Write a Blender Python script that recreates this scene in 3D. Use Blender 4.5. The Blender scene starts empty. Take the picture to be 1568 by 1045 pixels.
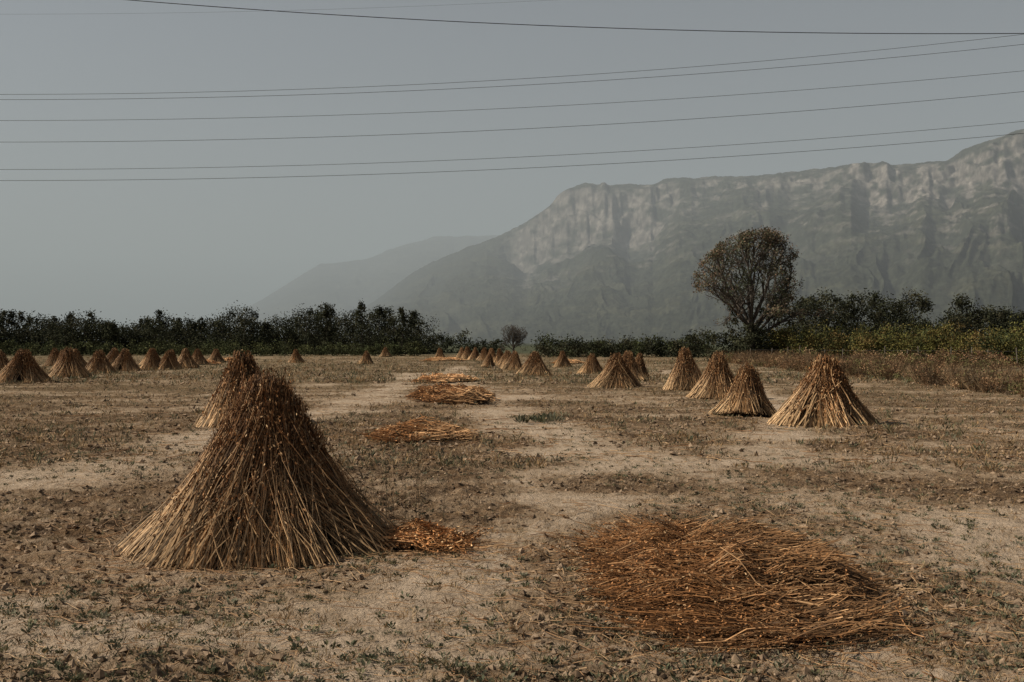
import bpy, math
import numpy as np
from mathutils import Vector
rng=np.random.default_rng(7)
TBL=np.random.default_rng(99).random((256,256))
def vnoise(x,y,o=0):
    x=np.asarray(x,float)+o*17.31; y=np.asarray(y,float)+o*9.77
    ix=np.floor(x).astype(np.int64); iy=np.floor(y).astype(np.int64)
    fx=x-ix; fy=y-iy
    fx=fx*fx*(3-2*fx); fy=fy*fy*(3-2*fy)
    a=TBL[ix&255,iy&255]; b=TBL[(ix+1)&255,iy&255]
    c=TBL[ix&255,(iy+1)&255]; d=TBL[(ix+1)&255,(iy+1)&255]
    return (a*(1-fx)+b*fx)*(1-fy)+(c*(1-fx)+d*fx)*fy
def fbm(x,y,n=4,o=0):
    s=0;a=.5;t=0
    x=np.asarray(x,float); y=np.asarray(y,float)
    for i in range(n):
        s=s+a*vnoise(x*2**i,y*2**i,o+i*3); t+=a; a*=.5
    return s/t
def sstep(a,b,x):
    t=np.clip((x-a)/(b-a),0,1); return t*t*(3-2*t)
def norm(v): return v/np.maximum(np.linalg.norm(v,axis=-1,keepdims=True),1e-9)

class MB:
    def __init__(s): s.v=[];s.f=[];s.c=[];s.n=0
    def add(s,v,f,c):
        v=np.asarray(v,float).reshape(-1,3); f=np.asarray(f,np.int64)
        c=np.broadcast_to(np.asarray(c,float),(len(v),3)) 
        s.v.append(v); s.f.append(f+s.n); s.c.append(c); s.n+=len(v)
    def mesh(s,name,mat,smooth=False):
        me=bpy.data.meshes.new(name)
        v=np.concatenate(s.v); c=np.concatenate(s.c)
        loops=np.concatenate([f.ravel() for f in s.f])
        tot=np.concatenate([np.full(len(f),f.shape[1]) for f in s.f])
        st=np.concatenate([[0],np.cumsum(tot)[:-1]])
        me.vertices.add(len(v)); me.vertices.foreach_set('co',v.ravel().astype(np.float32))
        me.loops.add(len(loops)); me.loops.foreach_set('vertex_index',loops.astype(np.int32))
        me.polygons.add(len(tot)); me.polygons.foreach_set('loop_start',st.astype(np.int32))
        me.update(calc_edges=True)
        a=me.color_attributes.new('Col','FLOAT_COLOR','POINT')
        cc=np.ones((len(v),4),np.float32); cc[:,:3]=c
        a.data.foreach_set('color',cc.ravel())
        me.polygons.foreach_set('use_smooth',np.full(len(tot),smooth))
        me.materials.append(mat); me.update()
        return me
def obj(name,me,loc=(0,0,0),parent=None):
    o=bpy.data.objects.new(name,me); o.location=loc
    bpy.context.scene.collection.objects.link(o)
    if parent: o.parent=parent
    return o
def tubes(mb,P,R,C,k=3):
    N,S,_=P.shape
    T=norm(P[:,-1]-P[:,0]); ref=np.where(np.abs(T[:,2:3])>.9,np.array([[1.,0,0]]),np.array([[0,0,1.]]))
    U=norm(np.cross(T,ref)); V=np.cross(T,U)
    a=np.arange(k)*2*np.pi/k
    off=np.cos(a)[None,:,None]*U[:,None,:]+np.sin(a)[None,:,None]*V[:,None,:]
    v=P[:,:,None,:]+R[:,:,None,None]*off[:,None,:,:]
    n,s,i=np.meshgrid(np.arange(N),np.arange(S-1),np.arange(k),indexing='ij')
    b=n*S*k+s*k
    f=np.stack([b+i,b+(i+1)%k,b+k+(i+1)%k,b+k+i],-1).reshape(-1,4)
    c=np.broadcast_to(C[:,:,None,:],(N,S,k,3)).reshape(-1,3)
    mb.add(v.reshape(-1,3),f,c)
def leaves(mb,P,L,W,C,D=None,r=rng):
    N=len(P)
    if D is None: D=norm(r.normal(size=(N,3)))
    V=norm(np.cross(D,r.normal(size=(N,3))))
    L=np.broadcast_to(np.asarray(L,float),(N,))[:,None]; W=np.broadcast_to(np.asarray(W,float),(N,))[:,None]
    v=np.stack([P-D*L*.5,P+V*W*.5,P+D*L*.5,P-V*W*.5],1).reshape(-1,3)
    f=np.arange(N*4).reshape(N,4)
    mb.add(v,f,np.repeat(C,4,axis=0))

# ---------- materials ----------
def newmat(name):
    m=bpy.data.materials.new(name); m.use_nodes=True
    nt=m.node_tree; b=nt.nodes['Principled BSDF']; b.inputs['Roughness'].default_value=.8
    b.inputs['Specular IOR Level'].default_value=.2
    return m,nt,b
def vcmat(name,scale=40,amt=.5,rough=.8,trans=0,spec=.2,detail=3):
    m,nt,b=newmat(name); N=nt.nodes; L=nt.links
    a=N.new('ShaderNodeAttribute'); a.attribute_name='Col'
    tc=N.new('ShaderNodeTexCoord'); no=N.new('ShaderNodeTexNoise'); no.inputs['Scale'].default_value=scale; no.inputs['Detail'].default_value=detail
    no.inputs['Roughness'].default_value=.5 if detail<5 else .75
    mr=N.new('ShaderNodeMapRange'); mr.inputs['From Min'].default_value=.3; mr.inputs['From Max'].default_value=.7
    mr.inputs['To Min'].default_value=1-amt; mr.inputs['To Max'].default_value=1+amt
    mx=N.new('ShaderNodeMix'); mx.data_type='RGBA'; mx.blend_type='MULTIPLY'; mx.inputs['Factor'].default_value=1
    L.new(tc.outputs['Object'],no.inputs['Vector']); L.new(no.outputs['Fac'],mr.inputs['Value'])
    L.new(a.outputs['Color'],mx.inputs['A']); L.new(mr.outputs['Result'],mx.inputs['B'])
    L.new(mx.outputs['Result'],b.inputs['Base Color'])
    b.inputs['Roughness'].default_value=rough; b.inputs['Specular IOR Level'].default_value=spec
    if trans>0:
        tr=N.new('ShaderNodeBsdfTranslucent'); ms=N.new('ShaderNodeMixShader'); ms.inputs[0].default_value=trans
        L.new(mx.outputs['Result'],tr.inputs['Color']); L.new(b.outputs[0],ms.inputs[1]); L.new(tr.outputs[0],ms.inputs[2])
        L.new(ms.outputs[0],N['Material Output'].inputs['Surface'])
    return m
M_straw=vcmat('dry_stems',25,.35,.65,0,.15)
M_leaf=vcmat('foliage',1.2,.35,.8,.15,.03)
M_bark=vcmat('bark',6,.4,.9)
M_weed=vcmat('weed_leaves',10,.3,.8,.2,.08)
M_clod=vcmat('soil_clods',30,.4,.95,0,.05)
M_wire=vcmat('cable',5,.1,.6)
M_wood=vcmat('pole_wood',5,.3,.8)

# ---------- ground ----------
PATHS=[([(-5,55),(-4.2,32),(-4.6,24),(-5.4,15.5),(-6.8,12),(-12,9)],1.0),
       ([(-3.6,70),(-2.9,45),(-1.0,33),(.2,19),(1.2,15.5),(2.9,12),(3.9,9.3),(4.1,7),(4.2,3)],.9),
       ([(0.3,12),(.2,9),(-.2,6.8),(-.7,5.2),(-1.2,3)],.5),
       ([(9,60),(7.8,30),(4.8,18),(3.2,13.5)],.8),([(-9,7.6),(-5,7.3),(-3,6.2),(0,5.3),(4,5.0)],.35)]
def pathd(x,y):
    best=np.zeros_like(x)
    for pts,w in PATHS:
        for (x0,y0),(x1,y1) in zip(pts[:-1],pts[1:]):
            dx,dy=x1-x0,y1-y0
            t=np.clip(((x-x0)*dx+(y-y0)*dy)/(dx*dx+dy*dy),0,1)
            d=np.hypot(x-x0-t*dx,y-y0-t*dy)
            best=np.maximum(best,np.exp(-(d/w)**2))
    return best
def bare(x,y):
    wx=x+(fbm(x*.5,y*.5,3,5)-.5)*1.6; wy=y+(fbm(x*.5,y*.5,3,8)-.5)*1.6
    b=pathd(wx,wy)*.85+ (fbm(x*.45,y*.8,4,2)-.5)*1.7+(fbm(x*1.6,y*2.2,3,19)-.5)*.7+.17
    return np.clip(b,0,1)
def gz(x,y):
    far=1-sstep(30,120,np.hypot(x,y))
    b=bare(x,y)
    rg=fbm(x*7,y*9,3,3)-.5
    z=.08*(fbm(x*.5,y*.7,3,1)-.5)+(.10*(1-.75*b))*rg+ .035*(fbm(x*1.7,y*3.2,2,6)-.5)
    z=z+(.08*(1-.75*b))*np.clip(vnoise(x*13,y*15,4)-.5,0,1)
    return z*far
def axis(lo,hi,step,g,end):
    a=list(np.arange(lo,hi,step)); s=step; x=hi; up=[]
    while x<end: up.append(x); s*=g; x+=s
    up.append(end); return a,up
a,up=axis(-6.5,6.5,.033,1.065,20000)
xs=np.array([-v for v in up[::-1]]+a[1:]+up)
ys=list(np.arange(3.5,13,.035))+list(np.arange(13,40,.1))
s=.1;y=40.
while y<20000: ys.append(y); s*=1.05; y+=s
ys.append(20000.)
ys=np.array([-20000,-3000,-400,-60,-12,-4,-1,0.,1,2,2.6,3.1]+ys)
X,Y=np.meshgrid(xs,ys); Z=gz(X,Y)
B=bare(X,Y); dist=np.hypot(X,Y)
nr,nc=X.shape
i,j=np.meshgrid(np.arange(nr-1),np.arange(nc-1),indexing='ij'); q=i*nc+j
F=np.stack([q,q+1,q+nc+1,q+nc],-1).reshape(-1,4)
green=sstep(14,60,Y)*.6+sstep(110,260,dist)*.4
col=np.stack([B,np.clip(green*(.5+fbm(X*.12,Y*.12,3,9))*(1-.85*B),0,1),sstep(110,180,dist)],-1).reshape(-1,3)
mb=MB(); mb.add(np.stack([X,Y,Z],-1),F,col)
m,nt,b=newmat('dry_soil'); N=nt.nodes; L=nt.links
b.inputs['Roughness'].default_value=.95; b.inputs['Specular IOR Level'].default_value=.03
at=N.new('ShaderNodeAttribute'); at.attribute_name='Col'; sp=N.new('ShaderNodeSeparateColor'); L.new(at.outputs['Color'],sp.inputs[0])
tc=N.new('ShaderNodeTexCoord')
def noise(sc,det=5,ro=.6,vec=None):
    n=N.new('ShaderNodeTexNoise'); n.inputs['Scale'].default_value=sc; n.inputs['Detail'].default_value=det; n.inputs['Roughness'].default_value=ro
    L.new(vec or tc.outputs['Object'],n.inputs['Vector']); return n.outputs['Fac']
def math_(op,a,b_):
    n=N.new('ShaderNodeMath'); n.operation=op
    for k,v in ((0,a),(1,b_)):
        if isinstance(v,(int,float)): n.inputs[k].default_value=v
        else: L.new(v,n.inputs[k])
    return n.outputs[0]
def ramp(fac,stops):
    n=N.new('ShaderNodeValToRGB'); L.new(fac,n.inputs[0]); e=n.color_ramp.elements
    e[0].position=stops[0][0]; e[0].color=(*stops[0][1],1); e[1].position=stops[-1][0]; e[1].color=(*stops[-1][1],1)
    for p,c in stops[1:-1]:
        k=e.new(p); k.color=(*c,1)
    return n.outputs[0]
def mix(f,a,b_,mode='MIX'):
    n=N.new('ShaderNodeMix'); n.data_type='RGBA'; n.blend_type=mode
    for k,v in (('Factor',f),('A',a),('B',b_)):
        if isinstance(v,(int,float)): n.inputs[k].default_value=v
        elif isinstance(v,tuple): n.inputs[k].default_value=(*v,1)
        else: L.new(v,n.inputs[k])
    return n.outputs['Result']
n1=noise(3.5,8,.7); n2=noise(22,6,.72); n3=noise(.5,4,.5)
f=math_('ADD',math_('MULTIPLY',n1,.55),math_('MULTIPLY',n2,.45))
f=math_('ADD',f,math_('MULTIPLY',math_('SUBTRACT',sp.outputs[0],.36),.28))
f=math_('ADD',f,math_('MULTIPLY',math_('SUBTRACT',n3,.5),.2))
c=ramp(f,[(.33,(.07,.045,.027)),(.43,(.175,.118,.070)),(.54,(.30,.218,.140)),(.73,(.46,.355,.25))])
r1=ramp(noise(2.1,6,.65),[(.50,(0,0,0)),(.64,(1,1,1))])
c=mix(math_('MULTIPLY',r1,math_('SUBTRACT',.5,math_('MULTIPLY',sp.outputs[0],.45))),c,(.21,.125,.062))
g=ramp(noise(9,5,.7),[(.35,(.065,.06,.03)),(.6,(.19,.15,.075)),(.7,(.28,.215,.12))])
c=mix(math_('MULTIPLY',sp.outputs[1],.7),c,g)
c=mix(sp.outputs[2],c,(.07,.075,.045))
L.new(c,b.inputs['Base Color'])
bp=N.new('ShaderNodeBump'); bp.inputs['Strength'].default_value=1; bp.inputs['Distance'].default_value=.055
L.new(math_('ADD',math_('MULTIPLY',noise(28,6,.75),.6),math_('MULTIPLY',noise(7,5,.6),1.2)),bp.inputs['Height'])
L.new(bp.outputs[0],b.inputs['Normal'])
obj('ground',mb.mesh('ground',m,True))

def scat(n,d0,d1,p=1.0,w=.66):
    u=rng.random(n); d=d0*(d1/d0)**(u**p); return rng.uniform(-w,w,n)*d, d
mb=MB()
def clods(n,d0,d1,s0,s1,p=1.0):
    x,y=scat(n*2,d0,d1,p); k=rng.random(n*2)>bare(x,y)*1.15; x=x[k][:n];y=y[k][:n]; n=len(x)
    s=s0+(s1-s0)*rng.random(n)**3
    base=np.array([[1,0,0],[0,1,0],[-1,0,0],[0,-1,0],[0,0,.7],[0,0,-.6]],float)
    v=base[None]*rng.uniform(.6,1.3,(n,6,1)); v+=rng.normal(size=v.shape)*.2
    th=rng.uniform(0,6.28,n); ct,st=np.cos(th)[:,None],np.sin(th)[:,None]
    v=np.stack([v[...,0]*ct-v[...,1]*st,v[...,0]*st+v[...,1]*ct,v[...,2]],-1)
    v=v*s[:,None,None]; v[...,0]+=x[:,None]; v[...,1]+=y[:,None]; v[...,2]+=(gz(x,y)+s*.25)[:,None]
    ft=np.array([[0,1,4],[1,2,4],[2,3,4],[3,0,4],[1,0,5],[2,1,5],[3,2,5],[0,3,5]])
    f=(np.arange(n)[:,None,None]*6+ft[None]).reshape(-1,3)
    t=rng.random((n,1)); c=(1-t)*np.array([[.11,.073,.045]])+t*np.array([[.30,.215,.14]])
    mb.add(v.reshape(-1,3),f,np.repeat(c,6,axis=0))
clods(24000,4.5,16,.005,.036); clods(14000,14,45,.015,.065); clods(7000,40,100,.05,.12)
obj('soil_clods',mb.mesh('soil_clods',M_clod))
# weeds
mb=MB()
def tufts(x,y,k,h,spread,cols,up=.6,wd=.3):
    n=len(x); k_=k; z=gz(x,y)
    P=np.repeat(np.stack([x,y,z],-1),k_,axis=0); hh=np.repeat(h,k_)
    a=rng.uniform(0,6.28,n*k_); u=rng.random(n*k_)
    D=norm(np.stack([np.cos(a),np.sin(a),up+rng.random(n*k_)*up*2],-1))
    Lh=hh*rng.uniform(.4,1,n*k_)
    P=P+np.stack([np.cos(a),np.sin(a),a*0],-1)*(np.repeat(spread,k_)*u)[:,None]+D*Lh[:,None]*.5
    P[:,2]+=np.repeat(h,k_)*rng.random(n*k_)*.5
    c=cols[rng.integers(0,len(cols),n)]*rng.uniform(.7,1.3,(n,1)); c=np.repeat(c,k_,axis=0)*rng.uniform(.8,1.2,(n*k_,1))
    leaves(mb,P,Lh,Lh*wd,c,D)
GW=np.array([[.11,.11,.065],[.09,.095,.055],[.135,.13,.085],[.115,.105,.055]])
DW=np.array([[.26,.17,.085],[.17,.105,.05],[.34,.24,.135],[.14,.12,.065]])
x,y=scat(8500,4.6,20); k=(fbm(x*.6,y*.6,3,12)+rng.normal(size=len(x))*.08)>.525; x=x[k];y=y[k]
tufts(x,y,16,rng.uniform(.012,.043,len(x)),rng.uniform(.01,.055,len(x)),GW,.5,.45)
x,y=scat(6000,4.6,20); tufts(x,y,9,rng.uniform(.02,.07,len(x)),rng.uniform(.01,.06,len(x)),DW,.7,.12)
x,y=scat(14000,13,60); k=rng.random(len(x))>bare(x,y)*1.2; x=x[k];y=y[k]
tufts(x,y,8,rng.uniform(.04,.13,len(x)),rng.uniform(.02,.15,len(x)),np.concatenate([GW,DW,DW]),.8,.2)
x,y=scat(15000,40,130); k=rng.random(len(x))>bare(x,y)*.9; x=x[k];y=y[k]
tufts(x,y,8,rng.uniform(.08,.25,len(x)),rng.uniform(.05,.3,len(x)),np.concatenate([GW*1.1,DW,DW]),.9,.2)
x=rng.normal(.65,.3,34); y=rng.normal(21.3,.5,34); tufts(x,y,26,rng.uniform(.06,.2,34),rng.uniform(.03,.15,34),GW,.7,.22)
obj('weeds',mb.mesh('weeds',M_weed))
# straw litter
mb=MB()
def litter(x,y,L0,L1,r):
    n=len(x); a=rng.normal(.1,.8,n); Ls=rng.uniform(L0,L1,n); z=gz(x,y)
    t=np.linspace(-.5,.5,4)
    P=np.stack([x[:,None]+np.cos(a)[:,None]*t*Ls[:,None]+rng.normal(0,.01,(n,4)),
                y[:,None]+np.sin(a)[:,None]*t*Ls[:,None]+rng.normal(0,.01,(n,4)),np.zeros((n,4))],-1)
    P[...,2]=gz(P[...,0],P[...,1])+.006+rng.random((n,1))*.02
    tt=rng.random((n,1,1)); c=(1-tt)*np.array([.17,.08,.033])+tt*np.array([.44,.29,.155])
    tubes(mb,P,np.full((n,4),1.)*(r*rng.uniform(.5,1.2,(n,1))),np.broadcast_to(c,(n,4,3)))
x,y=scat(4200,4.6,16); litter(x,y,.03,.22,.0022)
x,y=scat(2500,14,45); litter(x,y,.1,.5,.006)
for cx,cy,sx,sy,n in ((1.5,6.9,.75,.85,2000),(-2.0,8.2,1.0,.8,700),(-.6,8.2,.3,.35,250),(-1.6,17.6,1.1,1.2,300),(-1.9,29,1.6,3,400),(2.2,9.4,.9,.9,200)):
    litter(rng.normal(cx,sx,n),rng.normal(cy,sy,n),.05,.4,.003)
obj('straw_litter',mb.mesh('straw_litter',M_straw))

# ---------- stooks ----------
STR=np.array([.66,.43,.22]); BRN=np.array([.20,.105,.046]); RST=np.array([.39,.18,.066])
def shock_mesh(name,n,R,H,ns,seed,pods,sr,S=7):
    r=np.random.default_rng(seed); mb=MB()
    sj=r.integers(0,ns,n); aj=2*np.pi*(np.arange(ns)+r.uniform(-.35,.35,ns))/ns
    rj=r.uniform(.85,1.06,ns); hj=r.uniform(.80,1.0,ns); wj=r.uniform(.55,1.0,ns)
    out=r.uniform(-.05,.04,ns); sk=r.normal(0,.12,ns)
    da=r.normal(0,.95*np.pi/ns,n)*wj[sj]
    depth=r.random(n)**.7
    a0=aj[sj]+da; a1=aj[sj]+da*r.uniform(-.4,.8,n)+r.normal(0,.40,n)+sk[sj]*2
    rb=R*rj[sj]*(.72+.28*depth)+r.normal(0,.045,n)*R
    ht=H*hj[sj]*(1-.42*r.random(n)**1.1)
    pk=r.random(n)<.08; ht=np.where(pk,H*r.uniform(.86,1.01,n),ht)
    rt=R*(1-ht/H)*.68+R*(.015+.075*depth); rt=np.maximum(rt,.01*R)
    t=np.linspace(0,1,S)[None]
    bul=(r.normal(-.065,.03,n)+out[sj])[:,None]*R
    rad=rb[:,None]*(1-t)+rt[:,None]*t+bul*np.sin(np.pi*t)
    ang=a0[:,None]*(1-t**1.3)+a1[:,None]*t**1.3
    z=ht[:,None]*t
    tip=np.clip(t-.75,0,1)/.25
    rad=rad+tip**2*r.normal(.02,.045,n)[:,None]*R
    P=np.stack([rad*np.cos(ang),rad*np.sin(ang),z],-1)
    P[:,1:]+=r.normal(0,.010,P[:,1:].shape)*R
    P[:,:,2]+=r.uniform(-.02,.06,n)[:,None]; P[:,0,2]=np.minimum(P[:,0,2],.05)
    tint=r.random((n,1,1))**.8
    up=sstep(.10,.9,t)[...,None]
    brt=(r.random((n,1,1))<.14); up=np.where(brt,up*.25,up); tint=np.where(brt,tint*.15,tint)
    c=STR*(1-up)+(BRN*.5+RST*.5)*up
    c=c*(1.25-1.08*tint)*r.uniform(.7,1.2,ns)[sj][:,None,None]
    c=c*(.18+.82*depth)[:,None,None]  # inner stems darkened by depth: interior shade put into the colour
    Rr=sr*r.uniform(.5,1.4,(n,1))*(1.15-.7*t)
    tubes(mb,P,Rr,c)
    if pods:
        k=pods; tp=r.uniform(.2,1.0,(n,k)); idx=tp*(S-1); i0=np.minimum(idx.astype(int),S-2); fr=(idx-i0)[...,None]
        nn=np.arange(n)[:,None]
        Q=P[nn,i0]*(1-fr)+P[nn,i0+1]*fr
        T=norm(P[nn,i0+1]-P[nn,i0])
        D=norm(T+r.normal(0,.5,T.shape)); Q=Q+D*sr*2+r.normal(0,sr*1.7,Q.shape)
        cc=(BRN*.6+RST*.4)*r.uniform(.3,1.6,(n,k,1))*(.35+.65*depth)[:,None,None]  # pods get the same painted inner shade
        m_=r.random((n,k,1))<.20; cc=np.where(m_,STR*.8,cc)
        Q=Q.reshape(-1,3);D=D.reshape(-1,3);cc=cc.reshape(-1,3)
        leaves(mb,Q,sr*6*r.uniform(.7,1.3,len(Q)),sr*2.6,cc,D,r); leaves(mb,Q,sr*6,sr*2.6,cc,D,r)
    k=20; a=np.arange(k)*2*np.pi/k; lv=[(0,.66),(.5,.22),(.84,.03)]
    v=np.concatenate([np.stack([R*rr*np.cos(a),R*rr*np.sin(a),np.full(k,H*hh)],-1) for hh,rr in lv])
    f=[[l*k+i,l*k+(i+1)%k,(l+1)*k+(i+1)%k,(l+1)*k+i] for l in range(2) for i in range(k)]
    mb.add(v,f,(.025,.014,.008))  # added near-black cone blocks see-through, stands in for the shaded hollow
    return mb.mesh(name,M_straw)
main=shock_mesh('stook_main',4800,1.13,1.43,13,4,11,.0052,9)
o=obj('straw_stook',main,(-2.08,8.5,-.01))
vars_=[shock_mesh('stook_v%d'%k,1500,1.0,1.32,9+k,20+k,6,.0095,7) for k in range(4)]
lst=[(-5.55,20.8,1.2,1.44),(6.5,20.7,1.12,1.36),(5.45,23.2,.86,1.24),(6.2,30.2,.9,1.35),(6.2,35.4,.85,1.38),(3.94,37.8,.98,1.25),(5.2,44.5,.9,1.25),
(4.4,55,.76,1.15),(1.13,50.8,1.0,1.18),(3.5,69,.7,1.15),(.1,61,.7,1.15),(-.4,72,.85,1.15),(-.9,79,.75,1.25),(-1.7,85,.85,1.25),(-2.6,93,.85,1.25),(-3.6,97,.75,1.2),(-4.6,104,.85,1.2),(-5.5,110,.85,1.2),
(-7.7,106,.8,1.15),(-15,118,.8,1.15),(-11.6,79,.76,1.05),(-18.2,84,.76,1.15),
(-20.6,42,1.2,1.4),(-21.5,48.3,1.0,1.4),(-25.5,52,1.0,1.25),(-22.9,55.3,1.05,1.35),(-22.9,59,.95,1.3),(-28.5,65,1.0,1.3),(-22.4,62,.85,1.25),(-22.0,64,.8,1.2),(-21.5,62,.75,1.15),(-21.6,66,.9,1.25),(-23,67,.8,1.2),(-26.5,73,.9,1.25),(-30,75,1,1.3),(-33,72,.9,1.3),(-24,76,.9,1.2),(-27,60,.9,1.25),(-30,58,.9,1.3),(-27.8,54,1,1.3),(-1.6,68,.6,.9),(-25,84,.9,1.2),(-31,86,.9,1.2),(-.2,66,.7,1.1),(5.9,46.5,.7,1.15)]
for q,(x,y,R_,H_) in enumerate(lst):
    o=obj('straw_stook',vars_[q%4],(x,y,float(gz(np.array([x]),np.array([y]))[0])-.01)); sq=rng.uniform(.92,1.08); o.scale=(R_*sq,R_/sq,H_/1.3*rng.uniform(.96,1.05)); o.rotation_euler=(rng.normal(0,.035),rng.normal(0,.06),rng.uniform(0,6.28))

# ---------- lying sheaves ----------
def pile_mesh(name,n,a,b_,h,seed,ns,L0,L1,sr,pods,th0=0.,spread=.3,S=7,cs=1.,tan=.22):
    r=np.random.default_rng(seed); mb=MB()
    sx=r.uniform(-.36,.36,ns)*a; sy=r.uniform(-.9,.9,ns)*b_; st=th0+r.normal(0,spread,ns)
    s=r.integers(0,ns,n); lev=r.random(n)**.6
    L_=r.uniform(L0,L1,n); lat=r.normal(0,.2*b_,n); th=st[s]+r.normal(0,.17,n)
    stray=r.random(n)<.08; th=np.where(stray,th+r.normal(0,.6,n),th)
    t=np.linspace(-.5,.5,S)[None]
    bend=r.normal(0,.06,n)[:,None]
    al=t*L_[:,None]+r.normal(0,.11,n)[:,None]
    la=lat[:,None]*(1.0-.5*t)+bend*(t*2)**2
    c_,s_=np.cos(th)[:,None],np.sin(th)[:,None]
    x=sx[s][:,None]+al*c_-la*s_; y=sy[s][:,None]+al*s_+la*c_
    rr=(x/a)**2+(y/b_)**2
    lump=.3+1.4*fbm(x*3.2+seed,y*3.2,3,4); sh=r.uniform(.5,1.35,ns)[s][:,None]
    z=h*np.clip(1.1-rr,0.05,1)**.35*lev[:,None]*lump*sh+r.uniform(.0,.03,n)[:,None]+np.abs(r.normal(0,.035,n))[:,None]*(np.abs(t)*2)**2*1.2
    P=np.stack([x,y,z],-1); P+=r.normal(0,.006,P.shape); P[...,2]=np.maximum(P[...,2],.008)
    tint=r.random((n,1,1))**.7; hd=sstep(-.35,.3,-t)[...,None]
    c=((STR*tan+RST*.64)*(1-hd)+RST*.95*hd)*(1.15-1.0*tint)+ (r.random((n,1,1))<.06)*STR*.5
    c=c*(.2+.8*lev)[:,None,None]*cs  # lower layers darkened: shade inside the heap is painted into the stems
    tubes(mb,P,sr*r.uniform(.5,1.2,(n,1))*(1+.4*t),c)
    k=pods; tp=r.random((n,k))**1.2*.9; idx=tp*(S-1); i0=np.minimum(idx.astype(int),S-2); fr=(idx-i0)[...,None]; nn=np.arange(n)[:,None]
    Q=P[nn,i0]*(1-fr)+P[nn,i0+1]*fr; T=norm(P[nn,i0]-P[nn,i0+1]); D=norm(T+r.normal(0,.6,T.shape)); Q=Q+r.normal(0,sr*2.6,Q.shape)
    cc=RST*r.uniform(.2,1.5,(n,k,1))*(.3+.7*lev)[:,None,None]; cc=np.where(r.random((n,k,1))<tan*.5,STR*.8,cc)*cs  # pods darkened by layer too, painted shade
    leaves(mb,Q.reshape(-1,3),sr*7,sr*3,cc.reshape(-1,3),D.reshape(-1,3),r)
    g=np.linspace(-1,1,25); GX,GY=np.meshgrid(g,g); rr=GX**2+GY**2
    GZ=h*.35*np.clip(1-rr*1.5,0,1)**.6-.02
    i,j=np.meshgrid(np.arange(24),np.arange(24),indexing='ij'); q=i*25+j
    mb.add(np.stack([GX*a,GY*b_,GZ],-1),np.stack([q,q+1,q+26,q+25],-1).reshape(-1,4),(.05,.022,.01))  # added dark mound under the stems, painted as the shade in their gaps
    return mb.mesh(name,M_straw)
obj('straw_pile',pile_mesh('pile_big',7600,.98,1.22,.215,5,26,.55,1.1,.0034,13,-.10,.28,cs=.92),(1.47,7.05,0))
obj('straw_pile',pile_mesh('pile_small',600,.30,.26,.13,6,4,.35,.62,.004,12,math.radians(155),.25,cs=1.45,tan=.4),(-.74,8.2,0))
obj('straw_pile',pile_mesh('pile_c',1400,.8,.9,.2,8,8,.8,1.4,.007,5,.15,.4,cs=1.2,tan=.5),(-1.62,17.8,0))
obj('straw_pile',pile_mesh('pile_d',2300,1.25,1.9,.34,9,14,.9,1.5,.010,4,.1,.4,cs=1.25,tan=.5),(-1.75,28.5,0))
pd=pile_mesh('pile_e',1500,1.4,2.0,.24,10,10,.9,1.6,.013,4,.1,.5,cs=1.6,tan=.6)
for x,y,s_ in ((-2.9,43,.8),(-6.3,92,1),(-24.5,78,1),(-26,90,1),(4.5,80,.8)):
    o=obj('straw_pile',pd,(x,y,0)); o.scale=(s_,s_,1); o.rotation_euler[2]=rng.normal(0,.5)
mb=MB(); n=26; x=rng.normal(-1.15,.25,n); y=rng.normal(9.6,.4,n); t=np.linspace(0,1,5)[None]; hh=rng.uniform(.35,.95,n)[:,None]; dx=rng.normal(0,.13,n)[:,None]
P=np.stack([x[:,None]+dx*t**1.5,y[:,None]+dx*.3*t,hh*t],-1)
tubes(mb,P,.003*(1.2-t)+0*hh,np.broadcast_to(np.array([.16,.12,.07]),(n,5,3)))
for k in range(12):
    Q=P[:,2+k%3]*1.0; leaves(mb,Q+rng.normal(0,.04,Q.shape),.05,.015,np.tile([[.13,.10,.055]],(n,1)))
obj('dry_weed',mb.mesh('dry_weed',M_straw))

# ---------- foliage ----------
def crown(mb,cx,cy,z0,z1,w,n,cols,leaf=.3,clumps=22,shape='round',loose=.16,r=rng):
    h=z1-z0
    u=r.random(clumps); 
    if shape=='spire': env=np.clip(1.02-u,0,1)**.6*np.clip(u*5+.5,0,1)
    elif shape=='bush': env=np.sqrt(np.clip(1-u**2,0,1))
    else: env=np.sqrt(np.clip(1-(2*u-1)**2,0.02,1))
    a=r.uniform(0,6.28,clumps); rad=w*.5*env*np.sqrt(r.random(clumps))
    C=np.stack([cx+rad*np.cos(a),cy+rad*np.sin(a),z0+u*h*.95],-1)
    sz=r.uniform(.5,1.3,clumps)*loose*np.minimum(w,h)
    if shape=='spire': sz=sz*(1.2-.7*u)
    k=r.integers(0,clumps,n)
    G=r.normal(size=(n,3)); G[:,2]*=1.1 if shape=='spire' else .8
    P=C[k]+G*sz[k][:,None]; P[:,2]=np.maximum(P[:,2],.05)
    cc=cols[r.integers(0,len(cols),clumps)]*r.uniform(.6,1.4,(clumps,1))
    leaves(mb,P,leaf*r.uniform(.6,1.3,n),leaf*.55,cc[k]*r.uniform(.75,1.25,(n,1)),None,r)
def trunk(mb,x,y,h,r0,r=rng):
    t=np.linspace(0,1,5)[None]; P=np.stack([x+r.normal(0,.1)*t,y+0*t,h*t],-1)
    tubes(mb,P,r0*(1.1-.8*t),np.broadcast_to(np.array([.05,.042,.033]),(1,5,3)),6)
DG=np.array([[.034,.037,.022],[.046,.048,.026],[.026,.029,.018],[.058,.055,.032]])
YG=np.array([[.12,.115,.035],[.085,.088,.033],[.16,.135,.043],[.055,.062,.027],[.15,.105,.04]])
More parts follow.
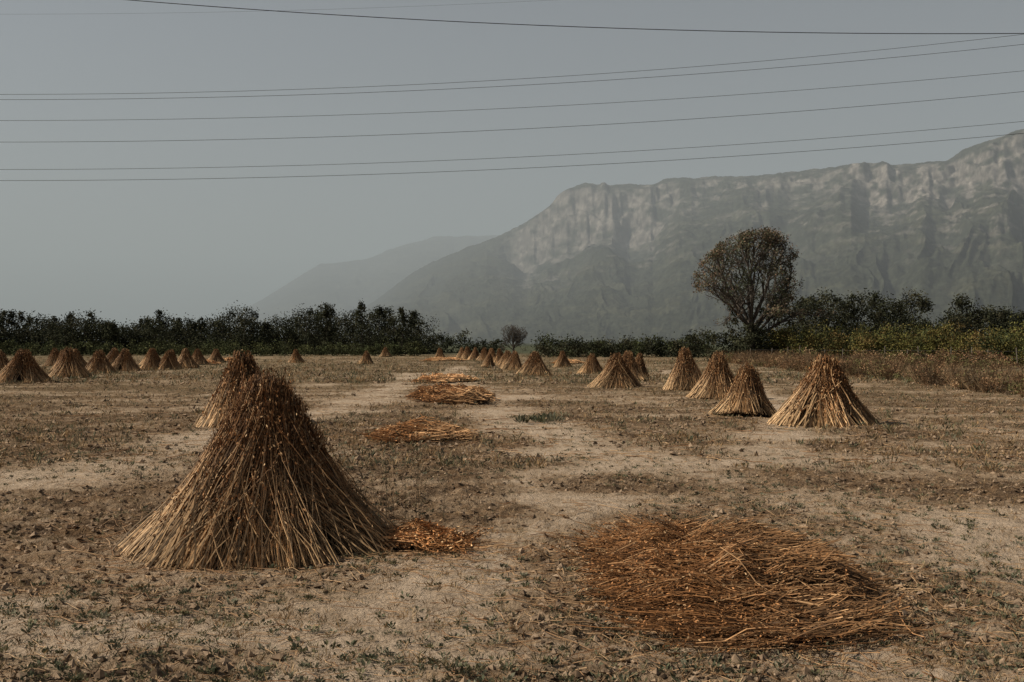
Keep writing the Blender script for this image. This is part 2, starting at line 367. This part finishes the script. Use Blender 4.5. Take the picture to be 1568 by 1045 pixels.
px=np.array([-900,-500,-150,0,30,60,100,130,150,175,215,235,250,265,290,330,360,375,395,410,440,455,485,505,520,540,565,585,600,645,655])
el=np.array([50,45,50,56,52,44,36,52,40,27,37,40,60,40,37,44,64,60,36,34,52,42,70,64,52,54,70,52,54,42,14])
mb=MB()
t=-900
while t<648:
    d=150+rng.uniform(-7,12); e=np.interp(t,px,el)
    spire=rng.random()<.4; e*=rng.uniform(.92,1.12) if spire else rng.uniform(.66,1.0)
    X0=(t-784)/1524*d; z1=1.7+e/1524*d
    crown(mb,X0,d,z1*.05,z1,rng.uniform(2.6,3.8) if spire else rng.uniform(3.4,5.6),1400,DG,.32,40,'spire' if spire else 'round',.14)
    trunk(mb,X0,d,z1*.8,.12)
    t+=rng.uniform(5,14)
for t in np.arange(-900,650,9.):
    d=149+rng.uniform(-3,3); crown(mb,(t-784)/1524*d,d,0,rng.uniform(2.0,3.8),3.2,420,DG,.34,8,'bush',.25)
obj('tree_line',mb.mesh('tree_line',M_leaf))
mb=MB()
for t in np.arange(-600,652,11.):
    d=128+rng.uniform(-3,5); crown(mb,(t-784)/1524*d,d,0,rng.uniform(1.2,2.0),2.4,260,np.array([[.055,.063,.028],[.075,.078,.033],[.045,.048,.023]]),.26,8,'bush',.22)
obj('crop_hedge',mb.mesh('crop_hedge',M_leaf))
mb=MB()
for t,e,w in ((668,12,4),(690,14,5),(712,18,5),(655,8,4),(740,4,6),(760,3,5)):
    d=165; crown(mb,(t-784)/1524*d,d,0,1.7+e/1524*d,w,900,DG*1.2,.34,16,'round' if e>9 else 'bush',.17)
for t in np.arange(832,1095,8.):
    d=118+rng.uniform(-5,8); e=np.interp(t,[830,850,900,960,1000,1025,1050,1075,1095],[9,8,1,3,8,0,8,19,14])*rng.uniform(.6,1.15)
    crown(mb,(t-784)/1524*d,d,0,1.7+e/1524*d,2.2,500,np.concatenate([DG,YG[3:4]]),.28,12,'bush',.2)
obj('hedge',mb.mesh('hedge',M_leaf))
def limbtree(name,x,y,cz,sw,sh,seed,cols_in,cols_out,nleaf,leaf,trunk_h,nmain,rtr,jit,lo=.32):
    r=np.random.default_rng(seed); br={}; tips=[]
    lobes=norm(r.normal(size=(11,3)))
    def inside(q):
        dz=(q[2]-cz)/sh; w=sw*(1-.30*max(0,-dz))
        e=math.sqrt((q[0]/w)**2+(q[1]/w)**2+dz*dz)
        dirn=np.array([q[0]/w,q[1]/w,dz]); dirn/=max(np.linalg.norm(dirn),1e-6)
        lim=.78+.24*max(0,(lobes@dirn).max()*2.2-1.2)
        return e<lim
    def grow(p,d,Ln,rad,lv):
        pts=[p]; dd=d.copy(); q=p.copy(); ok=True
        for k in range(4):
            dd=norm(dd+r.normal(0,.15,3)+np.array([0,0,.06])); qn=q+dd*Ln/4
            if ok and (inside(qn) or qn[2]<cz-sh*.6): q=qn
            else: ok=False
            pts.append(q.copy()+(0 if ok else r.normal(0,.01,3)))
        br.setdefault(lv,[]).append((np.array(pts),np.linspace(rad,rad*.5,5)))
        if lv>=4: tips.extend(pts[1:]); return
        nk={1:7,2:5,3:4}[lv]
        for k in range(nk):
            f=r.uniform(.25,1); i0=min(int(f*4),3); b0=pts[i0]+(pts[i0+1]-pts[i0])*(f*4-i0)
            side=norm(np.cross(dd,r.normal(size=3)))
            nd=norm(dd*r.uniform(.5,1.0)+side*r.uniform(.5,.95)+np.array([0,0,.12]))
            grow(b0,nd,Ln*r.uniform(.42,.62),rad*.5,lv+1)
        if lv==3: tips.extend(pts[2:])
    mb=MB()
    t=np.linspace(0,1,7); tp=np.stack([.25*np.sin(t*2.5)*sw/4,0*t,t*trunk_h],-1)
    tubes(mb,tp[None],(rtr*(1.35-.6*t)*np.where(t==0,1.3,1))[None],np.broadcast_to(np.array([.055,.045,.036]),(1,7,3)),8)
    for k in range(nmain):
        a=2*np.pi*k/nmain+r.normal(0,.3); f=r.uniform(.5,1); p=np.array([np.interp(f,t,tp[:,0]),0,f*trunk_h])
        el_=[.55,1.3,2.6,4.0][k%4]*r.uniform(.8,1.2)
        d=norm(np.array([math.cos(a),math.sin(a),el_])) 
        grow(p,d,(cz+sh-trunk_h)*r.uniform(.75,.95)*(.72 if el_<.8 else 1),rtr*.5,1)
    for lv,l in br.items():
        P=np.array([a for a,_ in l]); R=np.maximum(np.array([b for _,b in l]),.011)
        tubes(mb,P,R,np.broadcast_to(np.array([.08,.066,.052]),(len(l),5,3)),5 if lv<3 else 3)
    par=bpy.data.objects.new(name,None); bpy.context.scene.collection.objects.link(par); par.location=(x,y,0)
    obj('trunk_and_limbs',mb.mesh(name+'_wood',M_bark,True),parent=par)
    T=np.array(tips); kk=r.integers(0,len(T),nleaf)
    dens=fbm(T[:,0]*.8+seed,T[:,2]*.8+T[:,1]*.3,2,5)
    keep=r.random(nleaf)<np.clip((dens[kk]-lo)*3.2,.10,1); kk=kk[keep]
    P=T[kk]+r.normal(0,jit,(len(kk),3))
    outer=sstep(.45,1.0,np.sqrt((P[:,0]/sw)**2+(P[:,1]/sw)**2+np.clip((P[:,2]-cz)/sh,0,2)**2))*.8
    ci=cols_in[r.integers(0,len(cols_in),len(kk))]; co=cols_out[r.integers(0,len(cols_out),len(kk))]
    c=np.where((r.random(len(kk))<outer)[:,None],co,ci)*r.uniform(.7,1.3,(len(kk),1))
    mb2=MB(); leaves(mb2,P,leaf*r.uniform(.6,1.3,len(P)),leaf*.6,c,None,r)
    obj('leaves',mb2.mesh(name+'_leaves',M_leaf),parent=par)
OUT=np.array([[.18,.125,.08],[.15,.12,.075],[.11,.105,.065],[.19,.125,.085]])
limbtree('deciduous_tree',20.2,85,7.1,4.7,4.5,11,DG*1.5+np.array([.02,.025,.014]),OUT,33000,.17,3.2,14,.27,.17,.37)
limbtree('small_tree',0.1,150,2.8,2.3,1.9,21,np.array([[.10,.095,.08]]),np.array([[.13,.12,.10]]),1500,.18,1.1,10,.14,.12)
mb=MB()
for X0,d,z1,w,n in ((22.0,90,5.4,3.2,2600),(24.2,91,5.0,2.8,2200),(20.3,84,3.2,2.4,1500),(18.6,88,2.6,2.4,1100),(26.2,93,3.6,2.5,1300),(19.2,86,4.9,1.6,900),(16.9,95,2.4,2,800),(21.3,86,2.2,3,1100)):
    crown(mb,X0,d,0.1,z1,w,n,DG,.24,22,'round',.17)
obj('undergrowth_thicket',mb.mesh('undergrowth_thicket',M_leaf))
mb=MB()
for t in np.concatenate([np.arange(1235,1425,12.),np.arange(1448,1580,12.),np.arange(1590,2400,22.)]):
    d=112+rng.uniform(-4,6); e=np.interp(t,[1230,1250,1290,1330,1360,1400,1422,1448,1470,1500,1540,1580],[66,82,72,84,74,80,68,42,68,64,52,56])*rng.uniform(.8,1.06)
    crown(mb,(t-784)/1524*d,d,.2,1.7+e/1524*d,rng.uniform(2.8,4.0),1700,DG*1.0,.28,34,'round',.13); trunk(mb,(t-784)/1524*d,d,3.5,.12)
for t in np.arange(1200,2300,16.):
    d=108; crown(mb,(t-784)/1524*d,d,0,rng.uniform(2.5,3.8),3,500,DG,.28,9,'bush',.22)
obj('tree_row',mb.mesh('tree_row',M_leaf))
mb=MB()
for k in range(170):
    f=k/169; X0=22.5+f*26+rng.normal(0,.4); d=86-f*24+rng.normal(0,1.6); crown(mb,X0,d,0,rng.uniform(1.8,3.3)*(1-.1*f),1.9,520,YG[rng.integers(0,5,3)],.17,10,'bush',.2)
obj('vine_hedge',mb.mesh('vine_hedge',M_leaf))
mb=MB()
for k in range(22):
    f=k/21; x=20+f*24+rng.normal(0,.25); y=83-f*24; h=1.3+rng.normal(0,.15); t=np.linspace(0,1,3)[None]
    P=np.stack([x+rng.normal(0,.07)*t,y+0*t,h*t],-1); tubes(mb,P,np.full((1,3),.035),np.broadcast_to(np.array([.13,.11,.085]),(1,3,3)),6)
xx=np.linspace(20,44,40); yy=83-(xx-20)
for zz in (.6,1.1):
    tubes(mb,np.stack([xx,yy,np.full(40,zz)],-1)[None],np.full((1,40),.006),np.broadcast_to(np.array([.12,.11,.1]),(1,40,3)))
obj('wire_fence',mb.mesh('wire_fence',M_wood))
mb=MB(); BR=np.array([[.22,.13,.07],[.17,.10,.055],[.30,.20,.11],[.13,.12,.05],[.09,.065,.04]])
for k in range(200):
    f=rng.random(); X0=18.6-f*3.0+rng.exponential(1.8); d=92-f*66+rng.normal(0,1); 
    crown(mb,X0,d,0,rng.uniform(.25,.95),rng.uniform(.8,2.0),340,BR[rng.integers(0,5,3)],.09,9,'bush',.2)
    n=40; a=rng.uniform(0,6.28,n); t=np.linspace(0,1,4)[None]; hh=rng.uniform(.4,1.15,n)[:,None]; sp_=rng.uniform(.1,.6,n)[:,None]
    P=np.stack([X0+np.cos(a)[:,None]*(.3+sp_*t),d+np.sin(a)[:,None]*(.3+sp_*t),hh*t],-1); tubes(mb,P,.008*(1.2-t)+0*hh,np.broadcast_to(np.array([.24,.16,.09]),(n,4,3)))
for k in range(150):
    X0=rng.uniform(20,44); d=84-(X0-20)*1.05-rng.uniform(1,9); crown(mb,X0,d,0,rng.uniform(.4,1.1),2.2,260,BR[rng.integers(0,5,3)],.14,8,'bush',.22)
obj('dry_brush',mb.mesh('dry_brush',M_leaf))

# ---------- mountains ----------
def mountain(name,px,el,DD,foot,cliffs,mat,ncol,seed,amp=1.):
    tt=np.linspace(px[0],px[-1],ncol); e=np.interp(tt,px,el)
    ker=np.hanning(9); ker/=ker.sum(); e=np.convolve(np.pad(e,4,'edge'),ker,'valid')
    e=e+(fbm(tt/14,tt*0,4,51)-.5)*4*np.clip(e/200,0,1)
    D=np.interp(tt,[p for p,_ in DD],[d for _,d in DD]); tn=(tt-784)/1524
    Hc=1.7+e/1524*D
    v=np.concatenate([np.linspace(0,.6,110)[:-1],np.linspace(.6,1.02,240)[:-1],np.linspace(1.02,1.3,14)])
    V,TT=np.meshgrid(v,tt,indexing='ij'); Dm=D[None]; 
    Yy=(foot+(1-foot)*V)*Dm; Xx=tn[None]*Yy
    s=TT/1524*4000
    cp=[p for p,_,_ in cliffs]; cst=np.interp(TT,cp,[c for _,c,_ in cliffs]); qq=np.interp(TT,cp,[q for _,_,q in cliffs])
    cst=np.clip(cst*(.5+1.0*fbm(s/260,s*0+4,3,21)),0,1)
    qq=np.clip(qq+.24*(fbm(s/200,s*0+9,4,23)-.5),.3,.92)
    gul=fbm(s/95,V*1.2+seed,3,7)
    vc=.85+.17*(fbm(s/420,s*0+seed,3,2)-.5)+.09*(gul-.5)+ .04*(fbm(Xx/50,V*6,3,11)-.5)
    w=.05+.07*fbm(s/150,s*0,2,4)
    top=qq+(.95-qq)
    h1=qq*np.clip(V/vc,0,1)**1.2
    led=np.clip((V-vc)/w,0,1); led=led+.32*np.sin(led*12+8*fbm(s/120,s*0,2,31))*(led*(1-led))
    hcl=h1+(top-qq)*np.clip(led,0,1)+(1-top)*sstep(0,1,(V-vc-w)/np.maximum(1-vc-w,.01))
    hsm=np.clip(V,0,1)**1.35
    h=hcl*cst+hsm*(1-cst)
    h=np.where(V>1,1-(V-1)*.5,h)
    warp=(fbm(s/200,V*3,3,33)-.5)*1.6
    rid=1-np.abs(2*fbm(s/240+warp,V*2.6+seed,4,1)-1)
    mid=np.sin(np.clip(V,0,1)*np.pi)**.8
    z=h*Hc[None]
    z=z+Hc[None]*amp*(.14*(rid-.75)*mid+.07*(fbm(Xx/170,Yy/170,4,3)-.5)*np.clip(V*4,0,1)*(.25+.75*mid))
    z=z+8*(fbm(Xx/18,Yy/18,3,5)-.5)
    z=z-12*(1-np.clip(V*6,0,1))
    nr,nc=z.shape
    rel=(V-vc)/w
    band=sstep(-1.1,.1,rel+(fbm(s/60,z/40,3,41)-.5)*3.4)*(1-sstep(.75,1.2,rel+(fbm(s/50,z/30,3,42)-.5)*1.0))
    patch=sstep(.40,.60,fbm(s/38,z/22,5,8)+.10*(TT<1040)+.03*(TT>1320))
    rock=band*patch*np.clip(cst*1.5-.2,0,1)
    rock=np.maximum(rock,sstep(.58,.68,fbm(s/48,z/13,5,9))*cst*sstep(.3,.6,V)*.6)
    clear=sstep(.54,.64,fbm(s/130,z/22,5,14))*(V<.85)*.4
    F_=np.array([.040,.042,.028]); Rk=np.array([.185,.158,.132]); Cl=np.array([.085,.08,.05])
    tex=(.3+1.4*fbm(s/9,z/7,3,6))[...,None]
    c=(F_*(1-clear[...,None])+Cl*clear[...,None])*tex; streak=np.clip(.1+1.8*fbm(s/13,z/18,4,16),.1,2)[...,None]
    c=c*(1-rock[...,None])+Rk*streak*rock[...,None]
    i,j=np.meshgrid(np.arange(nr-1),np.arange(nc-1),indexing='ij'); q=i*nc+j
    mb=MB(); mb.add(np.stack([Xx,Yy,z],-1),np.stack([q,q+1,q+nc+1,q+nc],-1).reshape(-1,4),c.reshape(-1,3))
    return obj(name,mb.mesh(name,mat,False))
M_mt=vcmat('mountain_rock_forest',.06,.65,.95,0,.0,8)
mountain('mountain',
 [440,500,540,580,610,650,700,765,800,840,858,890,950,1000,1015,1060,1150,1200,1270,1330,1400,1450,1475,1520,1560,1640,1800,2100,2600],
 [5,22,42,68,92,118,140,164,180,205,225,241,243,240,250,252,254,260,268,271,273,278,295,310,326,340,350,340,330],
 [(440,6500),(765,5000),(1000,4200),(1568,3000),(2600,2200)],.42,
 [(440,0,.5),(745,0,.5),(815,1,.50),(1000,1,.56),(1040,.75,.78),(1270,.5,.86),(1330,1,.76),(1568,1,.66),(2600,1,.7)],M_mt,1600,3)
mountain('far_ridge',
 [150,300,380,400,440,490,520,560,600,650,665,720,765,850,1100],
 [5,25,55,65,90,121,123,127,144,157,162,164,164,150,120],
 [(0,9500),(1100,9500)],.55,[(0,0,.5),(600,.3,.8),(1100,.3,.8)],M_mt,600,8)

# ---------- haze volume ----------
mb=MB(); x0,x1,y0,y1,z0,z1=-14000,14000,400,15000,-60,1300
v=[(x0,y0,z0),(x1,y0,z0),(x1,y1,z0),(x0,y1,z0),(x0,y0,z1),(x1,y0,z1),(x1,y1,z1),(x0,y1,z1)]
f=[(0,3,2,1),(4,5,6,7),(0,1,5,4),(1,2,6,5),(2,3,7,6),(3,0,4,7)]
hm=bpy.data.materials.new('haze_air'); hm.use_nodes=True; n_=hm.node_tree.nodes; n_.remove(n_['Principled BSDF'])
vs=n_.new('ShaderNodeVolumeScatter'); vs.inputs['Density'].default_value=1/4700; vs.inputs['Anisotropy'].default_value=.05; vs.inputs['Color'].default_value=(.90,.96,1.0,1)
va=n_.new('ShaderNodeVolumeAbsorption'); va.inputs['Density'].default_value=1/4700; va.inputs['Color'].default_value=(.83,.945,.985,1)
ad=n_.new('ShaderNodeAddShader'); lk=hm.node_tree.links
lk.new(vs.outputs[0],ad.inputs[0]); lk.new(va.outputs[0],ad.inputs[1]); lk.new(ad.outputs[0],n_['Material Output'].inputs['Volume'])
mb.add(np.array(v,float),np.array(f),(1,1,1)); obj('atmospheric_haze',mb.mesh('haze',hm))

# ---------- power lines ----------
def wire(mb,X0,d,z0,a,half,r_):
    x=np.linspace(X0-half,X0+half,120); P=np.stack([x,np.full(120,float(d)),z0+a*(x-X0)**2],-1)
    tubes(mb,P[None],np.full((1,120),r_),np.broadcast_to(np.array([.02,.02,.022]),(1,120,3)),5)
mb=MB(); ends=[]
for e,ev,d in ((380,3.75e-5,52),(372,3.45e-5,48),(340,3.1e-5,52),(307,3.15e-5,48),(265,3.0e-5,52),(248,2.95e-5,48)):
    X0=-784/1524*d; z0=1.7+e/1524*d; a=ev*1524/d; wire(mb,X0,d,z0,a,58,.0105); ends.append((X0-58,X0+58,d,z0+a*58**2))
wire(mb,10.9,25,1.7+473/1524*25,3.3e-5*1524/25,48,.0105); wire(mb,-38,75,1.7+503/1524*75,3.1e-5*1524/75,90,.006)
def pole(x,y,h,arms):
    t=np.linspace(0,1,6)[None]; P=np.stack([x+0*t,y+0*t,h*t-.2],-1); tubes(mbp,P,.2*(1.1-.5*t),np.broadcast_to(np.array([.14,.11,.08]),(1,6,3)),10)
    for za in arms:
        P=np.array([[[x,y-2.6,za],[x,y+2.6,za]]]); tubes(mbp,P,np.full((1,2),.08),np.full((1,2,3),.12),6)
for side in (0,1):
    mbp=MB(); pole(ends[0][side],50,max(e[3] for e in ends)+.6,[e[3]+.1 for e in ends]); obj('utility_pole',mbp.mesh('utility_pole',M_wood))
for xx,yy,zz in ((58.9,25,14.1),(-37.1,25,14.1),(-128,75,31.9),(52,75,31.9)):
    mbp=MB(); pole(xx,yy,zz,[zz-.5]); obj('utility_pole',mbp.mesh('utility_pole',M_wood))
obj('power_lines',mb.mesh('power_lines',M_wire))

# ---------- light ----------
el_=math.radians(40); az=math.radians(-4)
S=Vector((-math.cos(el_)*math.cos(az),math.cos(el_)*math.sin(az),math.sin(el_)))
sl=bpy.data.lights.new('sun','SUN'); sl.energy=5.0; sl.angle=math.radians(.5); sl.color=(1,.91,.79)
so=bpy.data.objects.new('sun',sl); bpy.context.scene.collection.objects.link(so); so.rotation_euler=(-S).to_track_quat('-Z','Y').to_euler()
w=bpy.data.worlds.new('World'); bpy.context.scene.world=w; w.use_nodes=True; nt=w.node_tree
sk=nt.nodes.new('ShaderNodeTexSky'); sk.sky_type='NISHITA'; sk.sun_disc=False; sk.sun_elevation=el_; sk.sun_rotation=math.atan2(S.x,S.y)%(2*math.pi)
sk.dust_density=1.5; sk.air_density=1.2; sk.altitude=20
hs=nt.nodes.new('ShaderNodeHueSaturation'); hs.inputs['Saturation'].default_value=.36
tn_=nt.nodes.new('ShaderNodeMix'); tn_.data_type='RGBA'; tn_.blend_type='MULTIPLY'; tn_.inputs['Factor'].default_value=1; tn_.inputs['B'].default_value=(.90,.945,1.03,1)
nt.links.new(sk.outputs[0],hs.inputs['Color']); nt.links.new(hs.outputs[0],tn_.inputs['A']); nt.links.new(tn_.outputs['Result'],nt.nodes['Background'].inputs['Color']); nt.nodes['Background'].inputs['Strength'].default_value=.055
# ---------- camera ----------
cd=bpy.data.cameras.new('camera'); cd.lens=35; cd.sensor_width=36; cd.clip_end=60000; cd.clip_start=.1
co=bpy.data.objects.new('camera',cd); bpy.context.scene.collection.objects.link(co); co.location=(0,0,1.7); co.rotation_euler=(math.radians(90.09),0,0)
bpy.context.scene.camera=co
sc=bpy.context.scene; sc.view_settings.view_transform='Standard'; sc.view_settings.look='None'; sc.view_settings.exposure=0
